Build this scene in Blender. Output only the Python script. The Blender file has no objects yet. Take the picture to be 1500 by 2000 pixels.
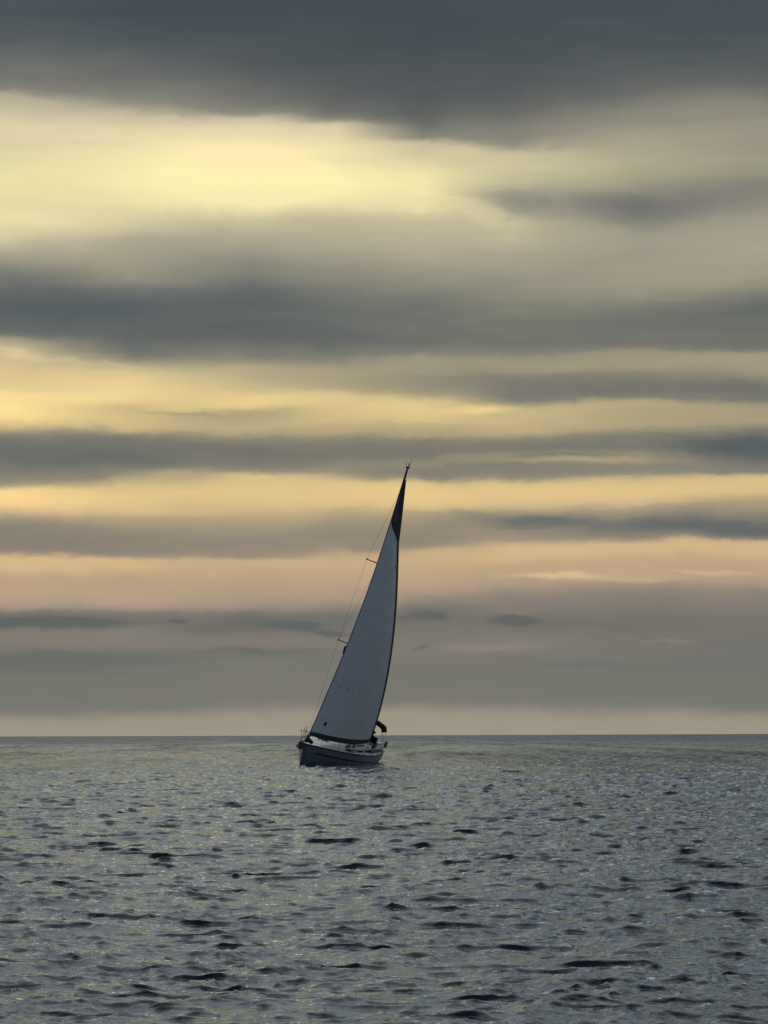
import bpy, bmesh, math, random
import numpy as np
from mathutils import Vector, Matrix, Euler

R = math.radians
random.seed(7)
sc = bpy.context.scene
C = sc.collection

# ------------------------------------------------------------------ camera
EYE = 1.48
cam_d = bpy.data.cameras.new('camera')
cam = bpy.data.objects.new('camera', cam_d)
C.objects.link(cam)
cam_d.sensor_fit = 'HORIZONTAL'
cam_d.sensor_width = 36.0
cam_d.lens = 144.0
cam_d.clip_start = 0.5
cam_d.clip_end = 60000
PITCH = 4.155
cam.location = (0, 0, EYE)
cam.rotation_euler = (Matrix.Rotation(R(90 + PITCH), 4, 'X') @ Matrix.Rotation(R(-0.19), 4, 'Z')).to_euler()
sc.camera = cam

# ------------------------------------------------------------------ exposure
sc.view_settings.view_transform = 'Standard'
sc.view_settings.look = 'None'
sc.view_settings.exposure = 0.0
sc.view_settings.gamma = 1.0
sc.view_settings.use_curve_mapping = False
sc.cycles.max_bounces = 6
sc.cycles.use_denoising = True
sc.cycles.sample_clamp_indirect = 4.0

SUN_AZ, SUN_EL = -2.5, 15.0

# ------------------------------------------------------------------ node helper
class NG:
    def __init__(self, tree):
        self.t = tree
        self.n = tree.nodes
        self.l = tree.links

    def node(self, typ, **kw):
        nd = self.n.new(typ)
        for k, v in kw.items():
            setattr(nd, k, v)
        return nd

    def put(self, sock, v):
        if isinstance(v, bpy.types.NodeSocket):
            self.l.new(v, sock)
        else:
            sock.default_value = v

    def math(self, op, a, b=None, c=None, clamp=False):
        nd = self.node('ShaderNodeMath', operation=op, use_clamp=clamp)
        self.put(nd.inputs[0], a)
        if b is not None: self.put(nd.inputs[1], b)
        if c is not None: self.put(nd.inputs[2], c)
        return nd.outputs[0]

    def maprange(self, v, a, b, c, d, smooth=True):
        nd = self.node('ShaderNodeMapRange', interpolation_type='SMOOTHSTEP' if smooth else 'LINEAR')
        if not smooth: nd.clamp = True
        for i, x in enumerate((v, a, b, c, d)):
            self.put(nd.inputs[i], x)
        return nd.outputs[0]

    def mixf(self, f, a, b):
        nd = self.node('ShaderNodeMix', data_type='FLOAT')
        self.put(nd.inputs[0], f); self.put(nd.inputs[2], a); self.put(nd.inputs[3], b)
        return nd.outputs[0]

    def mixc(self, f, a, b):
        nd = self.node('ShaderNodeMix', data_type='RGBA')
        self.put(nd.inputs[0], f); self.put(nd.inputs[6], a); self.put(nd.inputs[7], b)
        return nd.outputs[2]

    def comb(self, x, y, z):
        nd = self.node('ShaderNodeCombineXYZ')
        self.put(nd.inputs[0], x); self.put(nd.inputs[1], y); self.put(nd.inputs[2], z)
        return nd.outputs[0]

    def noise(self, vec, scale, detail=3.0, rough=0.5, dist=0.0):
        nd = self.node('ShaderNodeTexNoise')
        self.put(nd.inputs['Vector'], vec)
        nd.inputs['Scale'].default_value = scale
        nd.inputs['Detail'].default_value = detail
        nd.inputs['Roughness'].default_value = rough
        nd.inputs['Distortion'].default_value = dist
        return nd.outputs[0]

    def ramp(self, fac, stops):
        nd = self.node('ShaderNodeValToRGB')
        cr = nd.color_ramp
        stops = sorted(stops)
        while len(cr.elements) < len(stops):
            cr.elements.new(0.5)
        for e, (p, c) in zip(cr.elements, stops):
            e.position = p
        for e, (p, c) in zip(cr.elements, stops):
            e.position = p; e.color = (c[0] / 255, c[1] / 255, c[2] / 255, 1)
        self.put(nd.inputs[0], fac)
        return nd.outputs[0]

# ------------------------------------------------------------------ sky: banked evening overcast lit from behind
world = bpy.data.worlds.new('World')
sc.world = world
world.use_nodes = True
wt = world.node_tree
wt.nodes.clear()
g = NG(wt)
tc = g.node('ShaderNodeTexCoord').outputs['Generated']
sep = g.node('ShaderNodeSeparateXYZ'); g.put(sep.inputs[0], tc)
X, Y, Z = sep.outputs
az = g.math('MULTIPLY', g.math('ARCTAN2', X, Y), 180 / math.pi)
el0 = g.math('MULTIPLY', g.math('ARCSINE', Z), 180 / math.pi)
# noise lives on the direction sphere, stretched into streaks
dvec = g.comb(g.math('MULTIPLY', X, 1.0), g.math('MULTIPLY', Y, 1.0), g.math('MULTIPLY', Z, 5.5))
n_warp = g.noise(dvec, 7.0, 3.0, 0.45)
n_fine = g.noise(g.comb(X, Y, g.math('MULTIPLY', Z, 7.0)), 22.0, 5.0, 0.55, 0.3)
n_med = g.noise(g.comb(X, Y, g.math('MULTIPLY', Z, 2.6)), 38.0, 4.0, 0.6, 0.5)
n_big = g.noise(g.comb(X, Y, g.math('MULTIPLY', Z, 3.2)), 2.3, 4.0, 0.5, 0.4)
el = g.math('ADD', el0, g.math('MULTIPLY', g.math('SUBTRACT', n_warp, 0.5), 0.55))
el = g.math('ADD', el, g.math('MULTIPLY', g.math('SUBTRACT', n_med, 0.5), 0.30))

DEG = 104.72   # picture units per degree in the cloud survey below
def E(y): return (1436.0 - y) / DEG
def A(x): return (x - 750.0) / DEG

# glow-through of the cloud deck surveyed at seven bearings: elevation -> how much light passes
COLS = [
 (30,  [(0,.08),(60,.1),(120,.2),(165,.28),(192,.4),(212,.75),(260,.84),(300,.83),(350,.85),(385,.88),(430,.86),(460,.78),(490,.6),(520,.35),(560,.12),(600,.05),(640,.08),(662,.4),(685,.66),(720,.76),(760,.86),(800,1),(825,.85),(850,.4),(870,.15),(900,.12),(935,.2),(955,.7),(975,1),(1000,.85),(1040,.3),(1070,.25),(1090,.85),(1110,.9),(1130,.7),(1160,.8),(1190,.5),(1215,.1),(1240,.4),(1260,.5),(1290,.1),(1320,.25),(1380,.2)]),
 (250, [(0,0),(60,.05),(120,.15),(170,.3),(198,.42),(220,.7),(250,.82),(300,.88),(350,.90),(380,.91),(420,.84),(450,.7),(480,.5),(520,.42),(555,.25),(580,.08),(620,.03),(660,.06),(685,.2),(705,.55),(730,.8),(760,.9),(785,.75),(800,.65),(820,.7),(840,.6),(855,.3),(870,.15),(900,.12),(930,.2),(945,.45),(965,.78),(990,.85),(1010,.7),(1040,.4),(1070,.3),(1085,.35),(1097,.85),(1115,.75),(1130,.65),(1160,.75),(1180,.6),(1195,.3),(1210,.2),(1225,.25),(1260,.55),(1275,.3),(1290,.1),(1310,.3),(1380,.2)]),
 (500, [(0,0),(100,.05),(160,.15),(200,.3),(220,.45),(235,.8),(270,.9),(330,1),(390,1),(420,.85),(440,.65),(470,.45),(500,.3),(540,.2),(580,.07),(640,.06),(680,.15),(705,.32),(720,.5),(750,.6),(770,.75),(785,.85),(800,.7),(830,.6),(850,.4),(870,.2),(895,.15),(915,.25),(925,.5),(940,.75),(970,.8),(1000,.7),(1020,.5),(1040,.4),(1080,.35),(1095,.75),(1115,.7),(1130,.65),(1170,.6),(1190,.35),(1215,.1),(1240,.3),(1260,.45),(1278,.15),(1300,.35),(1380,.2)]),
 (830, [(0,0),(150,.05),(200,.1),(240,.2),(260,.3),(275,.65),(300,.75),(360,.9),(400,.92),(430,.75),(450,.6),(500,.5),(560,.3),(620,.15),(660,.12),(690,.25),(700,.4),(725,.38),(745,.3),(765,.35),(785,.7),(805,.8),(830,.6),(850,.45),(865,.2),(890,.18),(905,.3),(920,.2),(935,.4),(950,.8),(975,.85),(1000,.55),(1020,.4),(1040,.35),(1065,.3),(1080,.75),(1100,.75),(1150,.7),(1175,.5),(1190,.3),(1208,.15),(1225,.3),(1250,.4),(1270,.45),(1300,.35),(1380,.2)]),
 (1000,[(0,0),(150,.07),(200,.15),(260,.3),(285,.5),(310,.7),(340,.65),(370,.55),(390,.45),(420,.5),(450,.6),(500,.45),(560,.33),(610,.25),(660,.15),(690,.25),(715,.35),(735,.25),(755,.16),(775,.15),(795,.4),(810,.65),(835,.6),(860,.3),(880,.2),(900,.35),(915,.2),(930,.2),(945,.65),(960,.8),(980,.75),(990,.55),(1005,.25),(1020,.15),(1035,.4),(1060,.5),(1075,.85),(1110,.75),(1150,.6),(1175,.35),(1200,.3),(1215,.2),(1230,.3),(1260,.5),(1280,.4),(1300,.35),(1380,.2)]),
 (1250,[(0,.03),(100,.08),(160,.18),(200,.3),(250,.42),(310,.5),(340,.45),(370,.3),(400,.2),(430,.25),(460,.35),(500,.4),(560,.42),(610,.25),(650,.15),(680,.15),(700,.35),(720,.38),(740,.25),(770,.17),(790,.22),(805,.5),(825,.5),(850,.35),(875,.2),(900,.35),(920,.25),(935,.4),(955,.75),(980,.8),(1000,.55),(1020,.3),(1035,.15),(1055,.24),(1070,.6),(1080,.85),(1110,.7),(1130,.75),(1150,.5),(1180,.3),(1220,.25),(1250,.35),(1300,.3),(1380,.2)]),
 (1470,[(0,.05),(80,.08),(140,.15),(190,.25),(230,.35),(290,.4),(340,.35),(380,.2),(410,.25),(450,.4),(500,.45),(550,.4),(590,.2),(640,.12),(690,.12),(710,.4),(735,.38),(760,.2),(780,.1),(795,.3),(820,.45),(840,.35),(860,.15),(885,.08),(910,.14),(930,.2),(942,.7),(965,.75),(985,.6),(1005,.45),(1030,.15),(1050,.05),(1065,.4),(1075,.85),(1100,.75),(1125,.65),(1140,.6),(1155,.4),(1180,.3),(1250,.3),(1300,.28),(1380,.2)]),
]
def between(xn, a, b, top, ycut=300):
    # a further bearing, surveyed above ycut and interpolated from its neighbours below
    pa, pb = dict(COLS)[a], dict(COLS)[b]
    w = (xn - a) / (b - a)
    ys = [y for y in range(ycut + 12, 1400, 19)]
    return (xn, top + [(y, float(np.interp(y, *zip(*pa)) * (1 - w) + np.interp(y, *zip(*pb)) * w)) for y in ys])
COLS += [
    between(375, 250, 500, [(0, 0), (90, .07), (150, .22), (200, .38), (218, .5), (232, .78), (260, .88), (300, .95)]),
    between(660, 500, 830, [(0, 0), (150, .08), (205, .2), (229, .36), (243, .78), (265, .86), (300, .92)]),
    between(920, 830, 1000, [(0, 0), (150, .06), (220, .2), (258, .3), (278, .6), (300, .75)]),
]
COLS.sort()
def curve(fac, pts):
    nd = g.node('ShaderNodeFloatCurve')
    cm = nd.mapping
    cm.use_clip = True
    c = cm.curves[0]
    pts = sorted((E(y) / 14.0, t) for y, t in pts)
    pts = [(0.0, pts[0][1])] + pts + [(1.0, pts[-1][1])]
    while len(c.points) < len(pts):
        c.points.new(0.5, 0.5)
    for p, (x, y) in zip(c.points, pts):
        p.location = (x, y)
        p.handle_type = 'AUTO_CLAMPED'
    cm.update()
    g.put(nd.inputs['Value'], fac)
    return nd.outputs[0]
fac = g.math('DIVIDE', el, 14.0, clamp=True)
t = None
prev = None
for x, pts in COLS:
    v = curve(fac, pts)
    if t is None:
        t = v
    else:
        w = g.maprange(az, A(prev), A(x), 0.0, 1.0, smooth=False)
        t = g.mixf(w, t, v)
    prev = x
# single banks and wisps: bearing, elevation, half sizes, tilt, change of glow
BANKS = [
 (460,350,420,110,0,.12),(60,445,260,40,0,.08),(1235,405,210,52,0,-.14),(940,420,150,26,-24,.10),(1010,402,130,34,-14,-.12),
 (1090,1133,150,10,0,.45),(1400,1128,150,9,0,.2),(1230,1142,120,9,0,.15),
 (110,1222,190,17,-2,-.5),(570,1223,90,15,0,-.5),(655,1236,60,12,-3,-.45),(820,1208,70,11,0,-.35),(1000,1213,70,13,0,-.45),(850,1257,32,9,0,-.45),
 (150,1296,240,34,-3,-.28),(335,1218,36,10,0,-.3),(500,1276,170,9,0,-.2),(140,1350,60,12,0,-.15),(1130,1300,130,18,0,-.15),
 (960,1258,190,14,0,.22),(1300,1258,95,8,0,.25),(460,812,240,26,3,-.16),(350,806,110,10,-4,-.14),
 (1150,772,300,30,0,-.05),(940,801,120,12,4,.2),(1440,882,230,36,0,-.12),(1150,905,200,8,0,.14),(1110,895,180,6,0,-.1),
 (1330,1040,330,30,-4,-.12),(1070,1016,120,16,-4,-.16),(620,655,260,30,-4,-.05),(140,905,300,30,0,-.06),
 (1410,215,200,60,0,.05),(60,140,260,70,0,.08),(90,690,260,12,-6,.1),(300,935,200,16,9,.12),(520,930,260,12,0,.08),
]
az_w = g.math('ADD', az, g.math('MULTIPLY', g.math('SUBTRACT', n_med, 0.5), 1.6))
el_w = g.math('ADD', el, g.math('MULTIPLY', g.math('SUBTRACT', n_fine, 0.5), 0.12))
for x, y, rx, ry, rot, s in BANKS:
    mp = g.node('ShaderNodeMapping', vector_type='TEXTURE')
    g.put(mp.inputs['Vector'], g.comb(az_w, el_w, 0.0))
    mp.inputs['Location'].default_value = (A(x), E(y), 0)
    mp.inputs['Rotation'].default_value = (0, 0, R(rot))
    mp.inputs['Scale'].default_value = (rx / DEG, ry / DEG, 1)
    ln = g.node('ShaderNodeVectorMath', operation='LENGTH'); g.put(ln.inputs[0], mp.outputs[0])
    t = g.math('ADD', t, g.maprange(ln.outputs['Value'], 0.0, 1.0, s, 0.0))
t = g.math('ADD', t, g.math('MULTIPLY', g.math('SUBTRACT', n_fine, 0.5), 0.14))
# everywhere else the same kind of broken deck, with less light coming through away from the sun
absaz = g.math('ABSOLUTE', g.math('SUBTRACT', az, SUN_AZ))
out_w = g.math('MAXIMUM', g.maprange(g.math('ABSOLUTE', az), 7.3, 15.0, 0.0, 1.0), g.maprange(el0, 13.9, 20.0, 0.0, 1.0))
t_gen = g.maprange(n_big, 0.36, 0.66, 0.0, 0.38)
t_gen = g.math('MULTIPLY', t_gen, g.maprange(absaz, 10.0, 110.0, 1.0, 0.0))
t_gen = g.math('MULTIPLY', t_gen, g.maprange(el0, 12.0, 30.0, 1.0, 0.25))
t = g.mixf(out_w, t, t_gen)
t = g.math('MAXIMUM', g.math('MINIMUM', t, 1.05), 0.0)
def S(l): return [(E(y) / 20.0, c) for y, c in l]
rf = g.math('DIVIDE', el, 20.0, clamp=True)
cloud = g.ramp(rf, S([(1435,(148,142,128)),(1398,(142,136,124)),(1376,(110,113,109)),(1290,(102,106,104)),(1220,(92,97,97)),(1150,(112,109,107)),(1040,(99,103,103)),(960,(105,108,108)),(880,(86,93,97)),(780,(98,101,102)),(600,(80,89,94)),(480,(102,106,106)),(400,(100,102,105)),(200,(70,77,82)),(0,(65,76,83)),(-300,(78,88,95))]))
glow = g.ramp(rf, S([(1435,(176,168,148)),(1398,(168,160,141)),(1376,(130,126,118)),(1300,(129,126,118)),(1250,(149,137,126)),(1180,(188,163,138)),(1140,(210,178,139)),(1090,(228,190,141)),(1040,(215,182,140)),(970,(252,214,146)),(800,(255,222,150)),(700,(253,224,162)),(480,(240,222,176)),(350,(255,240,177)),(250,(250,230,184)),(150,(185,176,156)),(0,(150,150,148)),(-300,(160,160,156))]))
col = g.mixc(t, cloud, glow)
# overhead: paler high overcast towards the west, dusk-blue behind
west = g.maprange(absaz, 30.0, 170.0, 1.0, 0.0)
ov_dark = (98 / 255, 110 / 255, 124 / 255, 1)
ov_west = (229 / 255, 227 / 255, 219 / 255, 1)
over = g.mixc(west, ov_dark, ov_west)
over = g.mixc(g.maprange(n_big, 0.4, 0.62, 0.0, 0.35), over, (235 / 255, 233 / 255, 226 / 255, 1))
col = g.mixc(g.maprange(el0, 14.0, 24.0, 0.0, 1.0), col, over)
back = g.maprange(absaz, 35.0, 150.0, 0.0, 0.8)
col = g.mixc(back, col, ov_dark)
gm = g.node('ShaderNodeGamma'); g.put(gm.inputs[0], col); gm.inputs[1].default_value = 2.2
bg_cloud = g.node('ShaderNodeBackground'); g.put(bg_cloud.inputs[0], gm.outputs[0]); bg_cloud.inputs[1].default_value = 1.0
nish = g.node('ShaderNodeTexSky', sky_type='NISHITA')
nish.sun_disc = False
nish.sun_elevation = R(SUN_EL)
nish.sun_rotation = R(SUN_AZ)
bg_sky = g.node('ShaderNodeBackground'); g.put(bg_sky.inputs[0], nish.outputs[0]); bg_sky.inputs[1].default_value = 0.05
mx = g.node('ShaderNodeMixShader'); mx.inputs[0].default_value = 0.993   # cloud cover
g.l.new(bg_sky.outputs[0], mx.inputs[1]); g.l.new(bg_cloud.outputs[0], mx.inputs[2])
wo = g.node('ShaderNodeOutputWorld'); g.l.new(mx.outputs[0], wo.inputs[0])
world.cycles.sampling_method = 'MANUAL'
world.cycles.sample_map_resolution = 1024

# ------------------------------------------------------------------ sun, veiled by cloud
sd = bpy.data.lights.new('sun', 'SUN')
sd.energy = 0.010
sd.angle = R(11)
sd.color = (1.0, 0.86, 0.62)
so = bpy.data.objects.new('sun', sd)
C.objects.link(so)
sdir = Vector((math.sin(R(SUN_AZ)) * math.cos(R(SUN_EL)), math.cos(R(SUN_AZ)) * math.cos(R(SUN_EL)), math.sin(R(SUN_EL))))
so.rotation_euler = sdir.to_track_quat('Z', 'Y').to_euler()
so.location = (0, 0, 60)

# ------------------------------------------------------------------ materials
def material(name, col, rough=0.5, metal=0.0, grain=0.0, gscale=20.0, bump=0.0, spec=0.5, stretch=(1, 1, 1)):
    m = bpy.data.materials.new(name)
    m.use_nodes = True
    q = NG(m.node_tree)
    b = m.node_tree.nodes['Principled BSDF']
    co = q.node('ShaderNodeTexCoord').outputs['Object']
    mp = q.node('ShaderNodeMapping'); q.put(mp.inputs[0], co); mp.inputs['Scale'].default_value = stretch
    nz = q.noise(mp.outputs[0], gscale, 4.0, 0.6)
    lo = tuple(c * (1 - grain) for c in col) + (1,)
    hi = tuple(min(1, c * (1 + grain)) for c in col) + (1,)
    q.put(b.inputs['Base Color'], q.mixc(nz, lo, hi))
    b.inputs['Roughness'].default_value = rough
    b.inputs['Metallic'].default_value = metal
    b.inputs['Specular IOR Level'].default_value = spec
    if bump:
        bp = q.node('ShaderNodeBump'); bp.inputs['Distance'].default_value = bump
        q.put(bp.inputs['Height'], nz)
        q.l.new(bp.outputs[0], b.inputs['Normal'])
    return m
M = dict(
    hull=material('navy_gelcoat', (0.17, 0.19, 0.215), 0.32, grain=0.25, gscale=1.5, spec=0.4),
    antifoul=material('antifouling', (0.02, 0.022, 0.03), 0.7, grain=0.3, gscale=6),
    black=material('black_trim', (0.010, 0.010, 0.013), 0.5, grain=0.2),
    stripe=material('dark_stripe', (0.008, 0.010, 0.018), 0.35, grain=0.2),
    deck=material('white_gelcoat', (0.76, 0.79, 0.78), 0.45, grain=0.10, gscale=3),
    nonslip=material('grey_nonslip', (0.42, 0.45, 0.45), 0.8, grain=0.12, gscale=30, bump=0.002),
    glass=material('smoked_acrylic', (0.022, 0.016, 0.018), 0.12, grain=0.1),
    metal=material('stainless_steel', (0.45, 0.46, 0.47), 0.25, 0.9, grain=0.05),
    alu=material('anodised_aluminium', (0.10, 0.105, 0.11), 0.4, 0.6, grain=0.1),
    wire=material('rigging_wire', (0.16, 0.16, 0.16), 0.4, 0.7, grain=0.05),
    sail=material('dacron_sailcloth', (0.68, 0.70, 0.72), 0.75, grain=0.09, gscale=0.9, bump=0.06, stretch=(1.0, 1.0, 0.45)),
    uv=material('navy_sun_strip', (0.034, 0.040, 0.062), 0.8, grain=0.15, gscale=4),
    head=material('dark_head_cloth', (0.085, 0.092, 0.11), 0.8, grain=0.2, gscale=3),
    canvas=material('black_canvas', (0.012, 0.012, 0.016), 0.9, grain=0.25, gscale=10, spec=0.05),
    rope=material('dark_rope', (0.03, 0.03, 0.05), 0.8, grain=0.4, gscale=60),
    teak=material('teak', (0.16, 0.10, 0.06), 0.7, grain=0.3, gscale=12, stretch=(1, 8, 8)),
    fender=material('blue_fender', (0.05, 0.07, 0.14), 0.5, grain=0.1),
    jacket=material('black_sailing_jacket', (0.010, 0.010, 0.014), 0.8, grain=0.3, gscale=8, spec=0.1),
    skin=material('skin', (0.30, 0.17, 0.12), 0.6, grain=0.1),
    hair=material('dark_hair', (0.02, 0.014, 0.01), 0.7, grain=0.3, gscale=40),
    buoy=material('faded_rescue_buoy', (0.16, 0.155, 0.14), 0.7, grain=0.15, gscale=8),
)

# ------------------------------------------------------------------ the sea: spectrum waves on one sheet to the horizon
def wave_tile(n, size, lam_min, lam_max, wind_deg, spread, seed):
    rng = np.random.default_rng(seed)
    k1 = np.fft.fftfreq(n, d=size / n) * 2 * np.pi
    kx, ky = np.meshgrid(k1, k1, indexing='ij')
    k = np.hypot(kx, ky); k[0, 0] = 1e-6
    a = R(wind_deg)
    cosw = (kx * math.cos(a) + ky * math.sin(a)) / k
    P = k ** -4.0 * (spread + (1 - spread) * np.abs(cosw) ** 4)
    P *= np.where(cosw < 0, 0.35, 1.0)
    kmin, kmax = 2 * np.pi / lam_max, 2 * np.pi / lam_min
    P *= np.exp(-(kmin / k) ** 2) * np.exp(-(k / kmax) ** 2)
    P[0, 0] = 0
    amp = np.sqrt(P) * (rng.normal(size=(n, n)) + 1j * rng.normal(size=(n, n)))
    h = np.real(np.fft.ifft2(amp))
    sx = np.real(np.fft.ifft2(1j * kx * amp)); sy = np.real(np.fft.ifft2(1j * ky * amp))
    s = math.sqrt(float(np.mean(sx ** 2 + sy ** 2)))
    dx = np.real(np.fft.ifft2(1j * kx / k * amp)); dy = np.real(np.fft.ifft2(1j * ky / k * amp))
    return (h / s).astype(np.float32), (dx / s).astype(np.float32), (dy / s).astype(np.float32), size, n

def sample(tile, x, y, rot):
    h, dx, dy, size, n = tile
    c, s_ = math.cos(rot), math.sin(rot)
    u = (x * c + y * s_) / size * n
    v = (-x * s_ + y * c) / size * n
    i = np.floor(u).astype(np.int64); j = np.floor(v).astype(np.int64)
    fu = (u - i).astype(np.float32); fv = (v - j).astype(np.float32)
    i0, j0, i1, j1 = i % n, j % n, (i + 1) % n, (j + 1) % n
    def bl(a):
        return (a[i0, j0] * (1 - fu) + a[i1, j0] * fu) * (1 - fv) + (a[i0, j1] * (1 - fu) + a[i1, j1] * fu) * fv
    H, DX, DY = bl(h), bl(dx), bl(dy)
    return H, DX * c - DY * s_, DX * s_ + DY * c

# (tile, tile rotation, rms slope, distance band where it fades out as cells grow past it)
SWELL = wave_tile(512, 173.0, 3.2, 14.0, 250, 0.25, 3)
CHOP = wave_tile(1024, 61.0, 0.6, 3.0, 262, 0.15, 11)
RIPPLE = wave_tile(2048, 23.3, 0.15, 0.62, 268, 0.12, 23)
CAPIL = wave_tile(512, 4.7, 0.05, 0.20, 270, 0.35, 31)
LAYERS = [(SWELL, 0.1, 0.016, 1500, 4000), (CHOP, 0.5, 0.040, 700, 2200), (RIPPLE, 1.1, 0.12, 200, 600), (CAPIL, 0.3, 0.13, 35, 95)]
# steep leaning crests: (tile, rotation, threshold in sigmas, height, lean, fade distances)
CREST_L = wave_tile(2048, 71.0, 0.34, 1.0, 281, 0.05, 41)
CREST_S = wave_tile(2048, 37.0, 0.17, 0.55, 279, 0.06, 43)
CREST_F = wave_tile(1024, 13.0, 0.07, 0.24, 277, 0.08, 47)
CRESTS = [(CREST_L, 0.0, 1.3, 0.016, 0.029, 900, 2600), (CREST_S, -0.08, 0.80, 0.018, 0.029, 400, 1200), (CREST_F, -0.05, 0.60, 0.0105, 0.014, 80, 200)]

rad = [4.0]
while rad[-1] < 40000:
    r = rad[-1]
    if r < 11.5: q = 0.012
    elif r < 60: q = 0.0017
    elif r < 240: q = 0.0017
    elif r < 900: q = 0.0032
    else: q = min(0.12, 0.0040 * (r / 900) ** 1.6)
    rad.append(r * (1 + q))
rad = np.array([0.8, 1.6, 2.4, 3.2] + rad)
inner = np.linspace(-10.5, 10.5, 480)
side = 10.5 + 169.5 * (np.linspace(0, 1, 32)[1:]) ** 2.0
ang = np.concatenate([-side[::-1], inner, side[:-1]])     # closes at 180 degrees
ang = np.concatenate([[-180.0], ang[1:]])
NR, NA = len(rad), len(ang)
rr, aa = np.meshgrid(rad, np.radians(ang), indexing='ij')
px = rr * np.sin(aa); py = rr * np.cos(aa)
hz = np.zeros_like(px); ox = np.zeros_like(px); oy = np.zeros_like(px)
for tile, rot, slope, f0, f1 in LAYERS:
    rows = int(np.searchsorted(rad, f1))
    fade = np.clip((f1 - rad[:rows]) / (f1 - f0), 0, 1)[:, None] ** 1.5
    # waves too short for the coarse cells off to the sides are left out there
    dstep = np.gradient(ang)[None, :] * np.pi / 180 * rad[:rows, None]
    lam = {id(SWELL): 6, id(CHOP): 1.6, id(RIPPLE): 0.35, id(CAPIL): 0.09}[id(tile)]
    fade = fade * np.clip(1.5 - dstep / lam, 0, 1)
    H, DX, DY = sample(tile, px[:rows], py[:rows], rot)
    # gusts: patches of rougher and smoother water
    gust = 1 + 0.22 * np.sin(px[:rows] * 0.11 + 1.3 * np.sin(py[:rows] * 0.05)) * np.sin(py[:rows] * 0.083 + 0.7)
    if tile is RIPPLE or tile is CAPIL:
        # short waves come in bunches, riding the backs of the longer ones
        e_, _, _ = sample(SWELL, px[:rows] * 5.0 + 11.0, py[:rows] * 3.6, 0.7)
        e_ = e_ / float(e_.std())
        gust = gust * np.clip(0.95 + 0.28 * e_, 0.5, 1.6)
    hz[:rows] += H * slope * fade * gust
    ox[:rows] += DX * slope * fade * 1.5 * np.minimum(gust, 1.3)
    oy[:rows] += DY * slope * fade * 1.5 * np.minimum(gust, 1.3)
for tile, rot, thr, hgt, lean, f0, f1 in CRESTS:
    rows = int(np.searchsorted(rad, f1))
    dstep = np.gradient(ang)[None, :] * np.pi / 180 * rad[:rows, None]
    fade = (np.clip((f1 - rad[:rows]) / (f1 - f0), 0, 1)[:, None] ** 1.5) * np.clip(1.5 - dstep / 0.7, 0, 1)
    H, _, _ = sample(tile, px[:rows] * 0.50, py[:rows], rot)
    c = np.clip(H / float(tile[0].std()) - thr, 0, 1.6)
    c = c * c / (c + 0.25) * (1 + 1.0 * np.clip((rad[:rows, None] - 20) / 70, 0, 1))   # fresher breeze away from the shore
    hz[:rows] += hgt * c * fade
    oy[:rows] -= lean * c * fade
# flattened slick trailing off the yacht's quarter
BX, BY = -2.6, 154.0
co = np.stack([px + ox, py + oy, hz], axis=-1).reshape(-1, 3).astype(np.float32)
centre = np.array([[0, 0, 0]], dtype=np.float32)
co = np.concatenate([co, centre])
ii, jj = np.meshgrid(np.arange(NR - 1), np.arange(NA), indexing='ij')
a_ = ii * NA + jj; b_ = ii * NA + (jj + 1) % NA; c_ = (ii + 1) * NA + (jj + 1) % NA; d_ = (ii + 1) * NA + jj
quads = np.stack([a_, b_, c_, d_], axis=-1).reshape(-1, 4)
ctr = NR * NA
tris = np.stack([np.arange(NA), np.full(NA, ctr), (np.arange(NA) + 1) % NA], axis=-1)
me = bpy.data.meshes.new('sea')
me.vertices.add(len(co)); me.vertices.foreach_set('co', co.ravel())
nl = quads.size + tris.size
me.loops.add(nl)
me.loops.foreach_set('vertex_index', np.concatenate([quads.ravel(), tris.ravel()]).astype(np.int32))
me.polygons.add(len(quads) + len(tris))
starts = np.concatenate([np.arange(len(quads)) * 4, len(quads) * 4 + np.arange(len(tris)) * 3]).astype(np.int32)
me.polygons.foreach_set('loop_start', starts)
me.polygons.foreach_set('use_smooth', np.ones(len(quads) + len(tris), dtype=bool))
me.update(calc_edges=True)
sea = bpy.data.objects.new('sea', me)
C.objects.link(sea)
sea['kind'] = 'structure'

sm = bpy.data.materials.new('sea_water'); sm.use_nodes = True
q = NG(sm.node_tree)
sm.node_tree.nodes.remove(sm.node_tree.nodes['Principled BSDF'])
body = q.node('ShaderNodeBsdfDiffuse'); body.inputs['Color'].default_value = (0.014, 0.018, 0.032, 1)
shine = q.node('ShaderNodeBsdfGlossy'); shine.inputs['Color'].default_value = (0.77, 0.885, 1.0, 1)
fres = q.node('ShaderNodeFresnel'); fres.inputs['IOR'].default_value = 1.40
water = q.node('ShaderNodeMixShader')
fsock = fres.outputs[0]; q.l.new(body.outputs[0], water.inputs[1]); q.l.new(shine.outputs[0], water.inputs[2])
q.l.new(water.outputs[0], sm.node_tree.nodes['Material Output'].inputs[0])
geo = q.node('ShaderNodeNewGeometry').outputs['Position']
sp = q.node('ShaderNodeSeparateXYZ'); q.put(sp.inputs[0], geo)
dist = q.node('ShaderNodeVectorMath', operation='LENGTH'); q.put(dist.inputs[0], geo)
D = dist.outputs['Value']
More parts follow.
